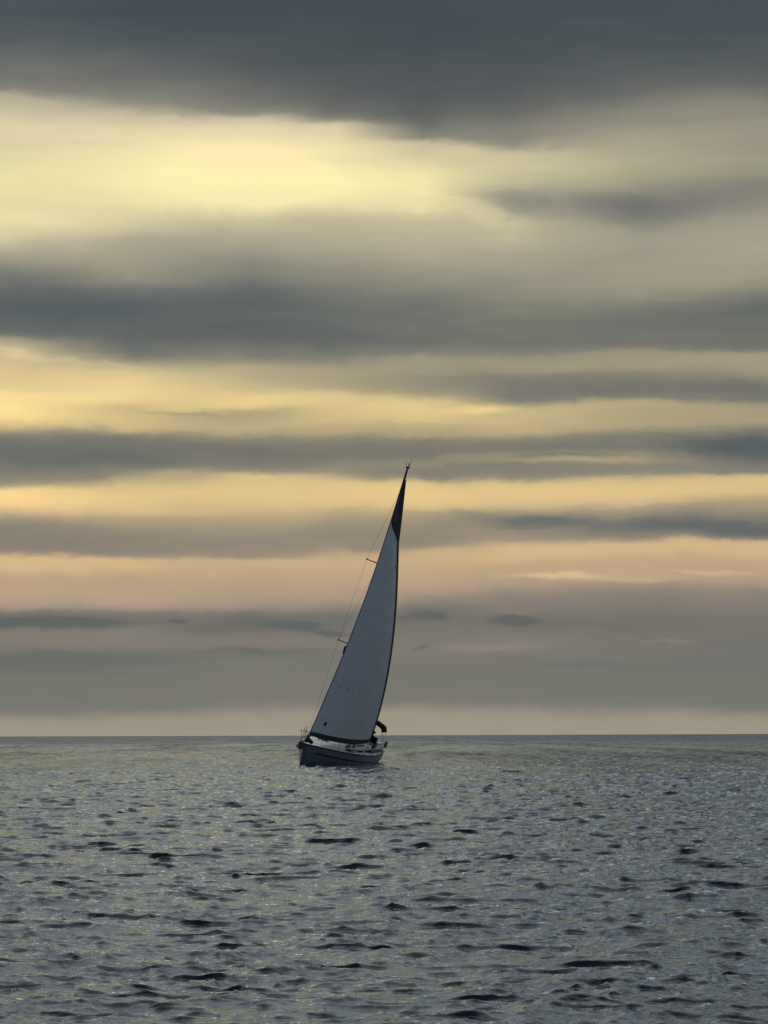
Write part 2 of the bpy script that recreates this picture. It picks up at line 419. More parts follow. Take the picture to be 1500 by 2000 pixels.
# far off the waves are below the mesh's grain: their tilted faces keep the mean reflectance of a wind-roughened sea
gs1 = q.noise(q.comb(q.math('MULTIPLY', sp.outputs[0], 0.85), q.math('MULTIPLY', sp.outputs[1], 0.07), 0.0), 1.0, 3.0, 0.65)
gs2 = q.noise(q.comb(q.math('MULTIPLY', sp.outputs[0], 0.16), q.math('MULTIPLY', sp.outputs[1], 0.007), 3.0), 1.0, 3.0, 0.65)
paw = q.math('ADD', 1.0, q.math('MULTIPLY', q.math('SUBTRACT', q.math('ADD', gs1, gs2), 1.0), q.maprange(D, 60.0, 220.0, 0.0, 2.4)))
logd = q.math('LOGARITHM', D, 10.0)
q.put(water.inputs[0], q.math('MINIMUM', fsock, q.math('MULTIPLY', q.maprange(logd, 1.55, 2.95, 0.95, 0.31, smooth=False), paw)))
q.put(shine.inputs['Roughness'], q.maprange(D, 20.0, 600.0, 0.08, 0.24))
# ripples finer than the mesh; their size grows where only the larger ones still show
n1 = q.noise(geo, 14.0, 3.0, 0.55, 0.3)
n2 = q.noise(geo, 3.0, 3.0, 0.6, 0.4)
n3 = q.noise(q.comb(q.math('MULTIPLY', sp.outputs[0], 0.6), sp.outputs[1], 0.0), 0.55, 4.0, 0.65, 0.5)
h1 = q.math('MULTIPLY', n1, q.maprange(D, 10.0, 60.0, 0.013, 0.005))
h2 = q.math('MULTIPLY', n2, q.maprange(D, 30.0, 200.0, 0.022, 0.045))
h3 = q.math('MULTIPLY', n3, q.maprange(D, 200.0, 700.0, 0.0, 0.40))
bp = q.node('ShaderNodeBump'); bp.inputs['Strength'].default_value = 1.0; bp.inputs['Distance'].default_value = 1.0
q.put(bp.inputs['Height'], q.math('ADD', q.math('ADD', h1, h2), h3))
for nd_ in (body, shine, fres): q.l.new(bp.outputs[0], nd_.inputs['Normal'])
me.materials.append(sm)

# ------------------------------------------------------------------ mesh helpers
def obj(name, verts, faces, mat, parent=None, smooth=True):
    m = bpy.data.meshes.new(name)
    m.from_pydata([tuple(v) for v in verts], [], faces)
    m.materials.append(mat)
    bm = bmesh.new(); bm.from_mesh(m)
    bmesh.ops.recalc_face_normals(bm, faces=bm.faces)
    bm.to_mesh(m); bm.free()
    if smooth:
        m.polygons.foreach_set('use_smooth', [True] * len(m.polygons))
        try: m.set_sharp_from_angle(angle=R(42))
        except Exception: pass
    o = bpy.data.objects.new(name, m)
    C.objects.link(o)
    if parent: o.parent = parent
    return o

class G:
    """collects shapes into one mesh"""
    def __init__(self): self.v = []; self.f = []
    def add(self, v, f):
        n = len(self.v); self.v += [Vector(p) for p in v]; self.f += [tuple(i + n for i in q) for q in f]; return self
    def tube(self, pts, r, n=8, closed=False):
        pts = [Vector(p) for p in pts]
        rs = r if isinstance(r, (list, tuple)) else [r] * len(pts)
        V = []; m = len(pts)
        up = None
        for i, p in enumerate(pts):
            if closed: d = pts[(i + 1) % m] - pts[i - 1]
            else: d = pts[min(i + 1, m - 1)] - pts[max(i - 1, 0)]
            d.normalize()
            if up is None:
                up = Vector((0, 0, 1)) if abs(d.z) < 0.9 else Vector((1, 0, 0))
            s = d.cross(up).normalized(); up = s.cross(d).normalized()
            for k in range(n):
                a = 2 * math.pi * k / n
                V.append(p + (s * math.cos(a) + up * math.sin(a)) * rs[i])
        F = []
        for i in range(m if closed else m - 1):
            for k in range(n):
                a = i * n + k; b = i * n + (k + 1) % n
                c = ((i + 1) % m) * n + (k + 1) % n; d = ((i + 1) % m) * n + k
                F.append((a, b, c, d))
        if not closed:
            F.append(tuple(range(n))[::-1]); F.append(tuple((m - 1) * n + k for k in range(n)))
        return self.add(V, F)
    def box(self, c, s, rot=(0, 0, 0), bev=0.0):
        bm = bmesh.new(); bmesh.ops.create_cube(bm, size=1.0)
        bmesh.ops.scale(bm, vec=s, verts=bm.verts)
        if bev: bmesh.ops.bevel(bm, geom=bm.edges[:], offset=bev, segments=2, affect='EDGES', profile=0.6)
        mt = Matrix.Translation(c) @ Euler(rot).to_matrix().to_4x4()
        bm.transform(mt); bm.verts.index_update()
        self.add([v.co.copy() for v in bm.verts], [tuple(v.index for v in f.verts) for f in bm.faces]); bm.free()
        return self
    def ball(self, c, s, seg=14):
        bm = bmesh.new(); bmesh.ops.create_uvsphere(bm, u_segments=seg, v_segments=max(6, seg // 2 + 2), radius=1)
        bmesh.ops.scale(bm, vec=s, verts=bm.verts); bmesh.ops.translate(bm, vec=c, verts=bm.verts); bm.verts.index_update()
        self.add([v.co.copy() for v in bm.verts], [tuple(v.index for v in f.verts) for f in bm.faces]); bm.free()
        return self
    def grid(self, P, close_u=False):
        nu, nv = len(P), len(P[0]); V = [p for r_ in P for p in r_]; F = []
        for i in range(nu if close_u else nu - 1):
            for j in range(nv - 1):
                F.append((i * nv + j, ((i + 1) % nu) * nv + j, ((i + 1) % nu) * nv + j + 1, i * nv + j + 1))
        return self.add(V, F)
    def slab(self, P, off):
        """a grid given thickness by the vector (or function) off"""
        nu, nv = len(P), len(P[0])
        fo = off if callable(off) else (lambda i, j: Vector(off))
        T = [[Vector(P[i][j]) + fo(i, j) for j in range(nv)] for i in range(nu)]
        n0 = len(self.v)
        self.grid(P); n1 = len(self.v); self.grid(T)
        rim = [(i, 0) for i in range(nu)] + [(nu - 1, j) for j in range(1, nv)] + [(i, nv - 1) for i in range(nu - 2, -1, -1)] + [(0, j) for j in range(nv - 2, 0, -1)]
        for a, b in zip(rim, rim[1:] + rim[:1]):
            i0 = a[0] * nv + a[1]; i1 = b[0] * nv + b[1]
            self.f.append((n0 + i0, n0 + i1, n1 + i1, n1 + i0))
        return self
    def done(self, name, mat, parent=None, smooth=True, label=None):
        o = obj(name, self.v, self.f, mat, parent, smooth)
        if label: o['label'] = label
        return o

def lerp(a, b, t): return a + (b - a) * t
def interp(x, tab):
    for (x0, y0), (x1, y1) in zip(tab, tab[1:]):
        if x <= x1:
            k = max(0, min(1, (x - x0) / (x1 - x0)))
            return lerp(y0, y1, k)
    return tab[-1][1]
def smooth_tab(tab, n=60):
    xs = np.array([a for a, b in tab]); ys = np.array([b for a, b in tab])
    m = np.gradient(ys, xs)
    def f(x):
        i = int(np.clip(np.searchsorted(xs, x) - 1, 0, len(xs) - 2))
        h = xs[i + 1] - xs[i]; k = min(1, max(0, (x - xs[i]) / h))
        return float((2*k**3-3*k**2+1)*ys[i]+(k**3-2*k**2+k)*h*m[i]+(-2*k**3+3*k**2)*ys[i+1]+(k**3-k**2)*h*m[i+1])
    return f

# ------------------------------------------------------------------ the yacht (x forward, y to port, z up; origin amidships on the waterline)
THETA, HEEL = 21.0, 17.2
boat = bpy.data.objects.new('sailboat', None)
C.objects.link(boat)
boat.location = (-2.66, 154.0, -0.02)
boat.scale = (0.85, 1, 1)
boat.rotation_euler = Euler((R(-HEEL), 0, R(-90 - THETA)), 'XYZ')
boat['label'] = 'dark hulled sailing yacht heeling under one tall pale headsail on the grey sea'
boat['category'] = 'sailboat'

XS, XB = -5.0, 5.15
beam = smooth_tab([(-5.0, 0.92), (-3.5, 1.27), (-1.5, 1.54), (0.0, 1.56), (1.5, 1.40), (3.0, 0.95), (4.2, 0.43), (5.0, 0.10), (5.15, 0.04)])
sheer = smooth_tab([(-5.0, 0.98), (-3.0, 0.95), (0.0, 0.98), (2.5, 1.05), (5.15, 1.14)])
keel = smooth_tab([(-5.0, -0.10), (-4.0, 0.08), (-2.0, 0.36), (0.5, 0.46), (2.8, 0.36), (4.2, 0.18), (4.7, 0.0), (5.15, -1.1)])
NS = 56
def section(x, n=22):
    b = max(beam(x), 0.02); zd = sheer(x); zk = keel(x)
    zb = -zk
    p = interp(x, [(-5, 2.6), (0, 2.6), (3, 2.2), (5.15, 1.9)])
    out = []
    for i in range(n):
        a = (i / (n - 1)) * math.pi / 2
        y = b * (math.cos(a) ** (2 / p)) ; z = zd - (zd - zb) * (math.sin(a) ** (2 / (p * 1.0)))
        out.append(Vector((x, y, z)))
    return out
xs = [XS + (XB - XS) * (i / (NS - 1)) for i in range(NS)]
def side_pt(x, z, off=0.0):
    """point on the port topside at height z below the sheer"""
    s = section(x, 60)
    for a, b in zip(s, s[1:]):
        if b.z <= z <= a.z + 1e-6:
            k = (a.z - z) / max(1e-6, a.z - b.z)
            p = a.lerp(b, k); p.y += off
            return p
    return s[-1]
hull = G()
rows = []
for x in xs:
    s = section(x)
    rows.append(s + [Vector((v.x, -v.y, v.z)) for v in s[-2::-1]])
hull.grid(rows)
n = len(rows[0])
hull.f.append(tuple(range(n)))
hull.f.append(tuple((NS - 1) * n + k for k in range(n))[::-1])
hull_o = hull.done('hull', M['hull'], boat)
hull_o.data.materials.append(M['antifoul'])
for p in hull_o.data.polygons:
    if p.center.z < 0.06: p.material_index = 1
# keel and rudder under water
G().box((0.1, 0, -1.15), (1.5, 0.16, 1.5), bev=0.05).done('keel', M['antifoul'], boat)
G().box((-4.45, 0, -0.55), (0.4, 0.06, 1.3), bev=0.02).done('rudder', M['antifoul'], boat)
# stripes along both topsides
def stripe(dz0, dz1, x0, x1, mat, name, off=0.006):
    for s in (1, -1):
        P = []
        for i in range(44):
            x = lerp(x0, x1, i / 43)
            z = sheer(x)
            a = side_pt(x, z - dz0, off); b = side_pt(x, z - dz1, off)
            P.append([Vector((a.x, s * a.y, a.z)), Vector((b.x, s * b.y, b.z))])
        G().slab(P, (0, s * 0.006, 0)).done(name, mat, boat)
stripe(0.30, 0.37, -4.9, 4.2, M['stripe'], 'hull_stripe')
for s in (1, -1):
    pts = [(x, s * (beam(x) + 0.012), sheer(x) + 0.015) for x in xs]
    G().tube(pts, 0.032, 6).done('toe_rail', M['black'], boat)
# deck with camber, open cockpit well
dk = G(); P = []
for x in xs:
    b = beam(x) - 0.01; z = sheer(x)
    P.append([Vector((x, b * k, z + 0.07 * (1 - k * k) * min(1, b))) for k in [-1 + 2 * i / 12 for i in range(13)]])
dk.grid(P); dk.done('deck', M['deck'], boat)
# non-slip panels
for s in (1, -1):
    P = []
    for i in range(16):
        x = lerp(-2.0, 3.6, i / 15); b = beam(x)
        P.append([Vector((x, s * b * k, sheer(x) + 0.078 * (1 - k * k) + 0.006)) for k in (0.66, 0.78, 0.9)])
    G().slab(P, (0, 0, 0.006)).done('side_deck_panel', M['nonslip'], boat)
# coachroof
roof_w = smooth_tab([(-1.9, 1.02), (0.0, 1.08), (1.6, 0.98), (2.8, 0.62), (3.45, 0.30)])
roof_h = smooth_tab([(-1.9, 0.50), (0.0, 0.46), (1.6, 0.36), (2.8, 0.18), (3.45, 0.03)])
def roof_row(x):
    w = roof_w(x); h = roof_h(x); zb = sheer(x) + 0.02
    r_ = []
    prof = [(-1.0, 0), (-0.97, 0.45), (-0.90, 0.85), (-0.78, 1.0), (-0.4, 1.09), (0, 1.13), (0.4, 1.09), (0.78, 1.0), (0.90, 0.85), (0.97, 0.45), (1.0, 0)]
    for k, hh in prof: r_.append(Vector((x, w * k, zb + h * hh + 0.02)))
    return r_
rx = [lerp(-1.9, 3.45, i / 30) for i in range(31)]
cr = G(); P = [roof_row(x) for x in rx]; cr.grid(P)
cr.f.append(tuple(range(len(P[0])))); cr.f.append(tuple(30 * len(P[0]) + k for k in range(len(P[0])))[::-1])
cr.done('coachroof', M['deck'], boat)
# coachroof side windows, slanted ends
for s in (1, -1):
    for x0, x1 in ((1.55, 0.95), (0.78, 0.20), (0.02, -1.2)):
        P = []
        for i in range(6):
            x = lerp(x0, x1, i / 5)
            row = []
            for k in ((0.48, 0.86) if x0 > 0.1 else (0.60, 0.80)):
                xx = x - 0.60 * (k - 0.55)
                w = roof_w(xx); h = roof_h(xx)
                kk = interp(k, [(0, 1.0), (0.45, 0.97), (0.85, 0.90), (1, 0.78)])
                row.append(Vector((xx, s * (w * kk + 0.008), sheer(xx) + 0.04 + h * k)))
            P.append(row)
        G().slab(P, (0, s * 0.012, 0.003)).done('cabin_window', M['glass'], boat)
# hatches and grab rails on the roof, sliding companionway
G().box((2.35, 0, sheer(2.35) + roof_h(2.35) * 1.13 + 0.06), (0.55, 0.55, 0.05), (0, R(7), 0), 0.015).done('foredeck_hatch', M['glass'], boat)
G().box((0.55, 0, sheer(0.5) + roof_h(0.5) * 1.13 + 0.05), (0.45, 0.45, 0.05), (0, R(3), 0), 0.015).done('roof_hatch', M['glass'], boat)
G().box((-1.45, 0, sheer(-1.45) + 0.60), (0.8, 0.75, 0.06), (0, 0, 0), 0.02).done('companionway_slide', M['glass'], boat)
for s in (1, -1):
    rail = G()
    pts = [(x, s * roof_w(x) * 0.72, sheer(x) + roof_h(x) * 1.03 + 0.11) for x in (1.7, 1.2, 0.6, 0, -0.6, -1.2)]
    rail.tube(pts, 0.018, 6)
    for p in pts: rail.tube([p, (p[0], p[1], p[2] - 0.09)], 0.016, 6)
    rail.done('grab_rail', M['teak'], boat)
# cockpit coamings, benches and well
for s in (1, -1):
    P = []
    for i in range(14):
        x = lerp(-1.9, -4.6, i / 13)
        w = lerp(1.02, 0.92, i / 13); h = lerp(0.38, 0.20, (i / 13) ** 1.3)
        z = sheer(x) + 0.02
        P.append([Vector((x, s * (w + 0.10), z)), Vector((x, s * (w + 0.03), z + h)), Vector((x, s * (w - 0.14), z + h)), Vector((x, s * (w - 0.22), z))])
    cg = G(); cg.grid(P); cg.f.append((0, 1, 2, 3)); cg.f.append(tuple(13 * 4 + k for k in range(4))[::-1])
    cg.done('cockpit_coaming', M['deck'], boat)
    G().box((-3.2, s * 0.58, sheer(-3.2) + 0.13), (2.4, 0.42, 0.06), bev=0.02).done('cockpit_bench', M['teak'], boat)
G().box((-4.75, 0, sheer(-4.7) + 0.2), (0.35, 1.5, 0.34), bev=0.03).done('helm_seat', M['deck'], boat)
# steering pedestal and wheel
G().tube([(-3.9, 0, sheer(-3.9)), (-3.88, 0, sheer(-3.9) + 0.75)], [0.10, 0.07], 10).done('steering_pedestal', M['deck'], boat)
w = G(); cz = sheer(-3.9) + 0.72
ring = [(-4.0, 0.42 * math.cos(a), cz + 0.42 * math.sin(a)) for a in [2 * math.pi * i / 28 for i in range(28)]]
w.tube(ring, 0.016, 6, closed=True)
for i in range(6):
    a = math.pi * i / 3
    w.tube([(-4.0, 0, cz), (-4.0, 0.42 * math.cos(a), cz + 0.42 * math.sin(a))], 0.009, 5)
w.done('steering_wheel', M['metal'], boat)
# winches
for s in (1, -1):
    for x in (-2.5, -3.3):
        z = sheer(x) + 0.36
        G().tube([(x, s * 0.98, z - 0.04), (x, s * 0.98, z), (x, s * 0.98, z + 0.02), (x, s * 0.98, z + 0.13), (x, s * 0.98, z + 0.16)], [0.085, 0.085, 0.055, 0.06, 0.075], 12).done('winch', M['metal'], boat)

# mast, spreaders, standing rigging
MX = 1.45
MZ0, MZ1 = sheer(MX) + 0.3, 15.35
def mast_p(z):
    k = (z - MZ0) / (MZ1 - MZ0)
    return Vector((MX - 0.25 * k * k, -0.04 + 0.0 * k, z))
m_ = G(); P = []
for i in range(24):
    z = lerp(MZ0 - 0.2, MZ1, i / 23); k = i / 23
    rx_, ry_ = (0.105, 0.07) if k < 0.85 else (lerp(0.105, 0.07, (k - .85) / .15), lerp(0.07, 0.05, (k - .85) / .15))
    c = mast_p(z)
    P.append([c + Vector((rx_ * math.cos(a), ry_ * math.sin(a), 0)) for a in [2 * math.pi * j / 14 for j in range(15)]])
m_.grid(P); m_.f.append(tuple(23 * 15 + j for j in range(14)))
m_.done('mast', M['alu'], boat)
SPR = ((6.15, 1.05), (10.4, 0.78))
CH = Vector((MX - 0.15, 1.25, sheer(MX) + 0.05))
hounds = mast_p(14.35)
for s in (1, -1):
    tips = []
    for z, L in SPR:
        root = mast_p(z); tip = root + Vector((-0.22, s * L, 0.04))
        tips.append(tip)
        G().tube([root, tip], [0.034, 0.024], 8).add([], []).done('spreader', M['alu'], boat)
        G().ball(tip, (0.04, 0.04, 0.06), 8).done('spreader_boot', M['black'], boat)
    base = Vector((CH.x, s * CH.y, CH.z))
    G().tube([base, tips[0], tips[1], hounds], 0.0055, 5).done('cap_shroud', M['wire'], boat)
    G().tube([base + Vector((-0.12, 0, 0)), mast_p(SPR[0][0] - 0.05)], 0.006, 5).done('lower_shroud', M['wire'], boat)
    G().tube([tips[0], mast_p(SPR[1][0] - 0.05)], 0.005, 5).done('diagonal_shroud', M['wire'], boat)
    G().tube([base, base + (tips[0] - base).normalized() * 0.28], 0.018, 6).done('turnbuckle', M['metal'], boat)
stem = Vector((5.02, 0, sheer(5.0) + 0.08))
head = mast_p(14.3) + Vector((0.10, 0, 0))
def forestay(k):
    p = stem.lerp(head, k)
    s = math.sin(math.pi * k)
    return p + Vector((-0.05 * s, 0.25 * s, 0))
G().tube([forestay(i / 24) for i in range(25)], 0.022, 6).done('forestay', M['black'], boat)
G().tube([(-4.95, 0.0, sheer(-4.9) + 0.1), mast_p(MZ1 - 0.05)], 0.006, 5).done('backstay', M['wire'], boat)
# furling drum at the stem head
f0 = forestay(0.012); fd = (forestay(0.1) - f0).normalized()
G().tube([f0, f0 + fd * 0.03, f0 + fd * 0.05, f0 + fd * 0.15, f0 + fd * 0.17, f0 + fd * 0.20], [0.11, 0.11, 0.06, 0.06, 0.11, 0.11], 12).done('furling_drum', M['black'], boat)
# masthead gear
mt = mast_p(MZ1)
mg = G().box(mt + Vector((0, 0, 0.03)), (0.34, 0.12, 0.08), bev=0.015)
mg.done('masthead_crane', M['black'], boat)
G().tube([mt + Vector((-0.08, 0, 0.05)), mt + Vector((-0.08, 0.0, 0.26))], [0.03, 0.05], 8).add([], []).done('masthead_light', M['deck'], boat)
v_ = G().tube([mt + Vector((0.1, 0, 0.05)), mt + Vector((0.40, 0, 0.16))], 0.010, 5)
v_.tube([mt + Vector((0.36, 0, 0.14)), mt + Vector((0.36, 0, 0.28))], 0.008, 5)
v_.done('wind_vane', M['black'], boat)
G().tube([mt + Vector((-0.14, 0.03, 0.05)), mt + Vector((-0.16, 0.03, 0.55))], 0.006, 5).done('radio_aerial', M['black'], boat)
# small radar reflector hung below the windward lower spreader
rp = mast_p(SPR[0][0]) + Vector((0.0, -0.52, -0.12))
G().tube([rp, rp + Vector((0, 0, -0.05)), rp + Vector((0, 0, -0.38)), rp + Vector((0, 0, -0.42))], [0.02, 0.06, 0.06, 0.02], 10).done('radar_reflector', M['black'], boat)

# ---- sails
def sailgrid(luff, leech, camber, nu=44, nv=18, draft=0.42, u0=0, u1=1, v0=0, v1=1, lift=0.0):
    P = []
    for i in range(nu):
        u = lerp(u0, u1, i / (nu - 1)); a = luff(u); b = leech(u); row = []
        ch = (b - a).length
        for j in range(nv):
            v = lerp(v0, v1, j / (nv - 1))
            p = a.lerp(b, v)
            # parabolic-ish section with its draft forward
            vv = v ** (math.log(0.5) / math.log(draft))
            c = camber * ch * 4 * vv * (1 - vv)
            row.append(p + Vector((0.10 * c, c + lift, 0)))
        P.append(row)
    return P
CLEW = Vector((-0.75, 1.36, 1.60))
tack = forestay(0.028)
hd = forestay(0.962)
def g_luff(u): return forestay(lerp(0.028, 0.962, u))
def g_leech(u):
    p = CLEW.lerp(hd + Vector((-0.10, 0.03, 0)), u)
    b = math.sin(math.pi * u ** 0.80)
    foot = math.sin(math.pi * min(1, u * 1.0)) 
    return p + Vector((-0.05 * b, 0.61 * b, 0))
# the foot droops below the line tack-clew
def g_shape(P, u0, u1, v0, v1):
    nu, nv = len(P), len(P[0])
    for i in range(nu):
        u = lerp(u0, u1, i / (nu - 1))
        d = max(0, 1 - u / 0.10) ** 2
        for j in range(nv):
            v = lerp(v0, v1, j / (nv - 1))
            P[i][j] = P[i][j] + Vector((0, 0, -0.10 * d * 4 * v * (1 - v)))
    return P
def gpatch(u0, u1, v0, v1, nu, nv, lift):
    return g_shape(sailgrid(g_luff, g_leech, 0.085, nu, nv, u0=u0, u1=u1, v0=v0, v1=v1, lift=lift), u0, u1, v0, v1)
thin = (0, -0.006, 0)
gen = G().slab(gpatch(0, 1, 0, 1, 70, 22, 0.0), thin).done('headsail', M['sail'], boat)
# navy sun strips on foot and leech, as sub-parts
FS = 0.0185
G().slab(gpatch(0, FS, 0.0, 1, 4, 22, 0.009), (0, -0.005, 0)).done('foot_sun_strip', M['uv'], gen)
def leech_strip(u0, u1, n=110):
    P = []
    for i in range(n):
        u = lerp(u0, u1, i / (n - 1))
        ch = (g_leech(u) - g_luff(u)).length
        kk = min(1, max(0, (u - 0.80) / 0.115)); wv = min(0.97, max(0.23 / max(0.1, ch), kk * kk * (3 - 2 * kk)))
        row = gpatch(u, u + 1e-6, 1 - wv, 1.0, 2, 9, 0.011)[0]
        P.append(row)
    return P
G().slab(leech_strip(FS, 0.999), (0, -0.005, 0)).done('leech_sun_strip', M['uv'], gen)
G().slab(gpatch(0.905, 0.999, 0.02, 0.62, 8, 6, 0.018), (0, -0.005, 0)).done('head_patch', M['head'], gen)
# cloth seams
for k in range(1, 13):
    u = k / 13.2
    G().slab(gpatch(u, u + 0.0011, 0.01, 0.99 - 0.3 / max(.4, (g_leech(u) - g_luff(u)).length), 2, 16, 0.006), (0, 0.002, 0)).done('seam', material('seam_thread', (0.58, 0.60, 0.63), 0.8) if k == 1 else bpy.data.materials['seam_thread'], gen)
# dark rectangular patch near the tack and three tell-tales above
G().slab(gpatch(0.052, 0.066, 0.085, 0.11, 3, 3, 0.016), (0, 0.003, 0)).done('draught_patch', M['black'], gen)
for v in (0.10, 0.19, 0.28):
    G().slab(gpatch(0.212, 0.2145, v, v + 0.02, 2, 2, 0.016), (0, 0.003, 0)).done('telltale', M['black'], gen)

# mainsail behind the headsail, set flat; boom close to the centreline
BZ = 2.55
BOOM_END = Vector((-2.15, 0.62, BZ + 0.05))
gn = mast_p(BZ) + Vector((-0.12, 0, 0))
def m_luff(u): return mast_p(lerp(BZ + 0.15, 14.75, u)) + Vector((-0.12, 0.0, 0))
def m_leech(u):
    p = (BOOM_END + Vector((0.1, 0, 0.12))).lerp(mast_p(14.75) + Vector((-0.25, 0.03, 0)), u)
    b = math.sin(math.pi * u)
    return p + Vector((-0.10 * b, 0.10 * b + 0.03 * math.sin(math.pi * u ** 2), 0))
P = sailgrid(m_luff, m_leech, 0.07, 50, 12)
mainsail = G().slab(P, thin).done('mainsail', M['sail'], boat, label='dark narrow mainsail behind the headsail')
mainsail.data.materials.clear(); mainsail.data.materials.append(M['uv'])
G().tube([gn, gn.lerp(BOOM_END, 0.5) + Vector((0, 0, 0)), BOOM_END], 0.07, 10).done('boom', M['alu'], boat)
G().tube([gn.lerp(BOOM_END, 0.75), (-1.6, 0.2, sheer(-1.6) + 0.62)], 0.010, 5).done('mainsheet', M['rope'], boat)
G().tube([gn.lerp(BOOM_END, 0.3), (MX - 0.1, 0, MZ0 + 0.1)], 0.025, 6).done('kicker', M['alu'], boat)
# headsail sheets
G().tube([CLEW, (-1.6, 1.42, 1.35), (-2.3, 1.3, sheer(-2.3) + 0.25), (-2.5, 1.0, sheer(-2.5) + 0.42)], 0.012, 6).done('headsail_sheet', M['rope'], boat)
G().tube([CLEW, (0.6, 0.5, 1.5), (1.75, -0.5, 1.75), (0.0, -1.3, 1.2), (-2.5, -1.0, 1.4)], 0.011, 6).done('headsail_sheet', M['rope'], boat)

# ---- guard rails
def rail_pt(x, s, h): return Vector((x, s * (beam(x) - 0.06), sheer(x) + h))
pul = G()
pts = []
for s in (1, -1):
    seq = [rail_pt(3.95, s, 0.0), rail_pt(3.98, s, 0.45), rail_pt(4.05, s, 0.62), rail_pt(4.6, s, 0.64), Vector((5.85, s * 0.20, sheer(5) + 0.66))]
    pul.tube(seq, 0.0135, 8)
    pul.tube([Vector((4.85, s * 0.23, sheer(4.85))), Vector((5.5, s * 0.22, sheer(5) + 0.65))], 0.0125, 8)
    pul.tube([rail_pt(4.0, s, 0.32), Vector((4.92, s * 0.22, sheer(5) + 0.34))], 0.010, 6)
pul.tube([Vector((5.85, 0.20, sheer(5) + 0.66)), Vector((5.97, 0.1, sheer(5) + 0.66)), Vector((6.0, 0, sheer(5) + 0.66)), Vector((5.97, -0.1, sheer(5) + 0.66)), Vector((5.85, -0.20, sheer(5) + 0.66))], 0.0135, 8)
pul.done('pulpit', M['metal'], boat)
STX = (2.75, 1.35, 0.0, -1.35, -2.6)
for s in (1, -1):
    for x in STX:
        a = rail_pt(x, s, 0.0)
        G().tube([a, a + Vector((0, 0, 0.05)), a + Vector((0, s * 0.02, 0.62))], [0.028, 0.014, 0.013], 8).done('stanchion', M['metal'], boat)
    for h in (0.60, 0.32):
        pts = [rail_pt(3.98, s, h)] + [rail_pt(x, s, h) + Vector((0, s * 0.02, 0)) for x in STX] + [rail_pt(-4.0, s, h)]
        G().tube(pts, 0.0065, 5).done('lifeline', M['wire'], boat)
    pp = G()
    pp.tube([rail_pt(-3.95, s, 0), rail_pt(-3.95, s, 0.6), rail_pt(-4.1, s, 0.65), rail_pt(-4.8, s, 0.65), Vector((-4.95, s * 0.88, sheer(-4.9) + 0.65)), Vector((-4.98, s * 0.45, sheer(-4.9) + 0.65)), Vector((-4.98, s * 0.42, sheer(-4.9)))], 0.0135, 8)
    pp.tube([rail_pt(-4.75, s, 0), rail_pt(-4.75, s, 0.65)], 0.0125, 8)
    pp.tube([rail_pt(-3.95, s, 0.34), rail_pt(-4.8, s, 0.34), Vector((-4.95, s * 0.88, sheer(-4.9) + 0.34)), Vector((-4.98, s * 0.45, sheer(-4.9) + 0.34))], 0.011, 6)
    pp.done('pushpit', M['metal'], boat)
# dark jib track / stowed line along the port side deck
G().tube([Vector((x, roof_w(max(x, -1.9)) * 1.0 + 0.09, sheer(x) + 0.13 + 0.02 * math.sin(x * 5))) for x in [lerp(1.7, -4.2, i / 26) for i in range(27)]], [0.030 + 0.022 * max(0, math.sin(i * 0.9)) for i in range(27)], 7).done('furled_line', M['canvas'], boat)
# bimini over the cockpit, on its frame
def bim(u, v):
    # u fore-aft 0..1, v port(1) .. starboard(0)
    y = lerp(-1.12, 1.12, v)
    e = abs(y) / 1.12
    z = 2.42 + 0.26 * (1 - e * e) - (0.16 * max(0, (e - 0.92) / 0.08) ** 1.4) - 0.05 * (2 * u - 1) ** 2
    return Vector((lerp(-3.15, -3.95, u), y * (1 - 0.02 * e), z - 0.08))
P = [[bim(i / 9, j / 30) for j in range(31)] for i in range(10)]
G().slab(P, (0, 0, -0.12)).done('bimini_top', M['canvas'], boat)
for s in (1, -1):
    for xt, xb in ((-3.2, -3.5), (-3.55, -3.8), (-3.9, -4.1)):
        G().tube([(xt, s * 1.09, 2.1), rail_pt(xb, s, 0.05)], 0.009, 6).done('bimini_strut', M['metal'], boat)
# horseshoe buoy on the port quarter rail
hb = [Vector((-4.45, 1.08, 0)) + Vector((0.13 * math.cos(a), 0.0, sheer(-4.6) + 0.42 + 0.15 * math.sin(a))) for a in [R(-60 + 300 * i / 16 + 0) for i in range(17)]]
G().tube(hb, 0.05, 8).done('horseshoe_buoy', M['buoy'], boat)
# fenders lying on the port side deck
for x in (-2.2, -2.9):
    G().tube([(x + 0.27, beam(x) - 0.30, sheer(x) + 0.13), (x + 0.22, beam(x) - 0.30, sheer(x) + 0.13), (x - 0.22, beam(x) - 0.30, sheer(x) + 0.13), (x - 0.27, beam(x) - 0.30, sheer(x) + 0.13)], [0.04, 0.09, 0.09, 0.04], 10).done('fender', M['fender'], boat)
# bow roller and anchor
G().box((5.42, 0, sheer(5.1) + 0.03), (0.8, 0.16, 0.10), (0, R(-4), 0), 0.02).done('bow_roller', M['black'], boat)
an = G()
an.tube([(4.9, 0, sheer(5) + 0.14), (5.8, 0, sheer(5) + 0.12), (5.95, 0, sheer(5) - 0.08)], [0.03, 0.035, 0.03], 8)
an.add([(6.00, 0, 0.98), (5.70, 0.22, 0.96), (5.56, 0.0, 0.84), (5.70, -0.22, 0.96), (5.88, 0.0, 1.20), (5.62, 0.16, 1.12), (5.62, -0.16, 1.12)],
       [(0, 1, 2), (0, 2, 3), (0, 4, 5, 1), (0, 3, 6, 4), (1, 5, 2), (3, 2, 6), (5, 4, 6, 2)])
an.tube([(5.65, -0.24, 1.0), (5.65, 0.24, 1.0)], 0.03, 8)
an.done('anchor', M['black'], boat)
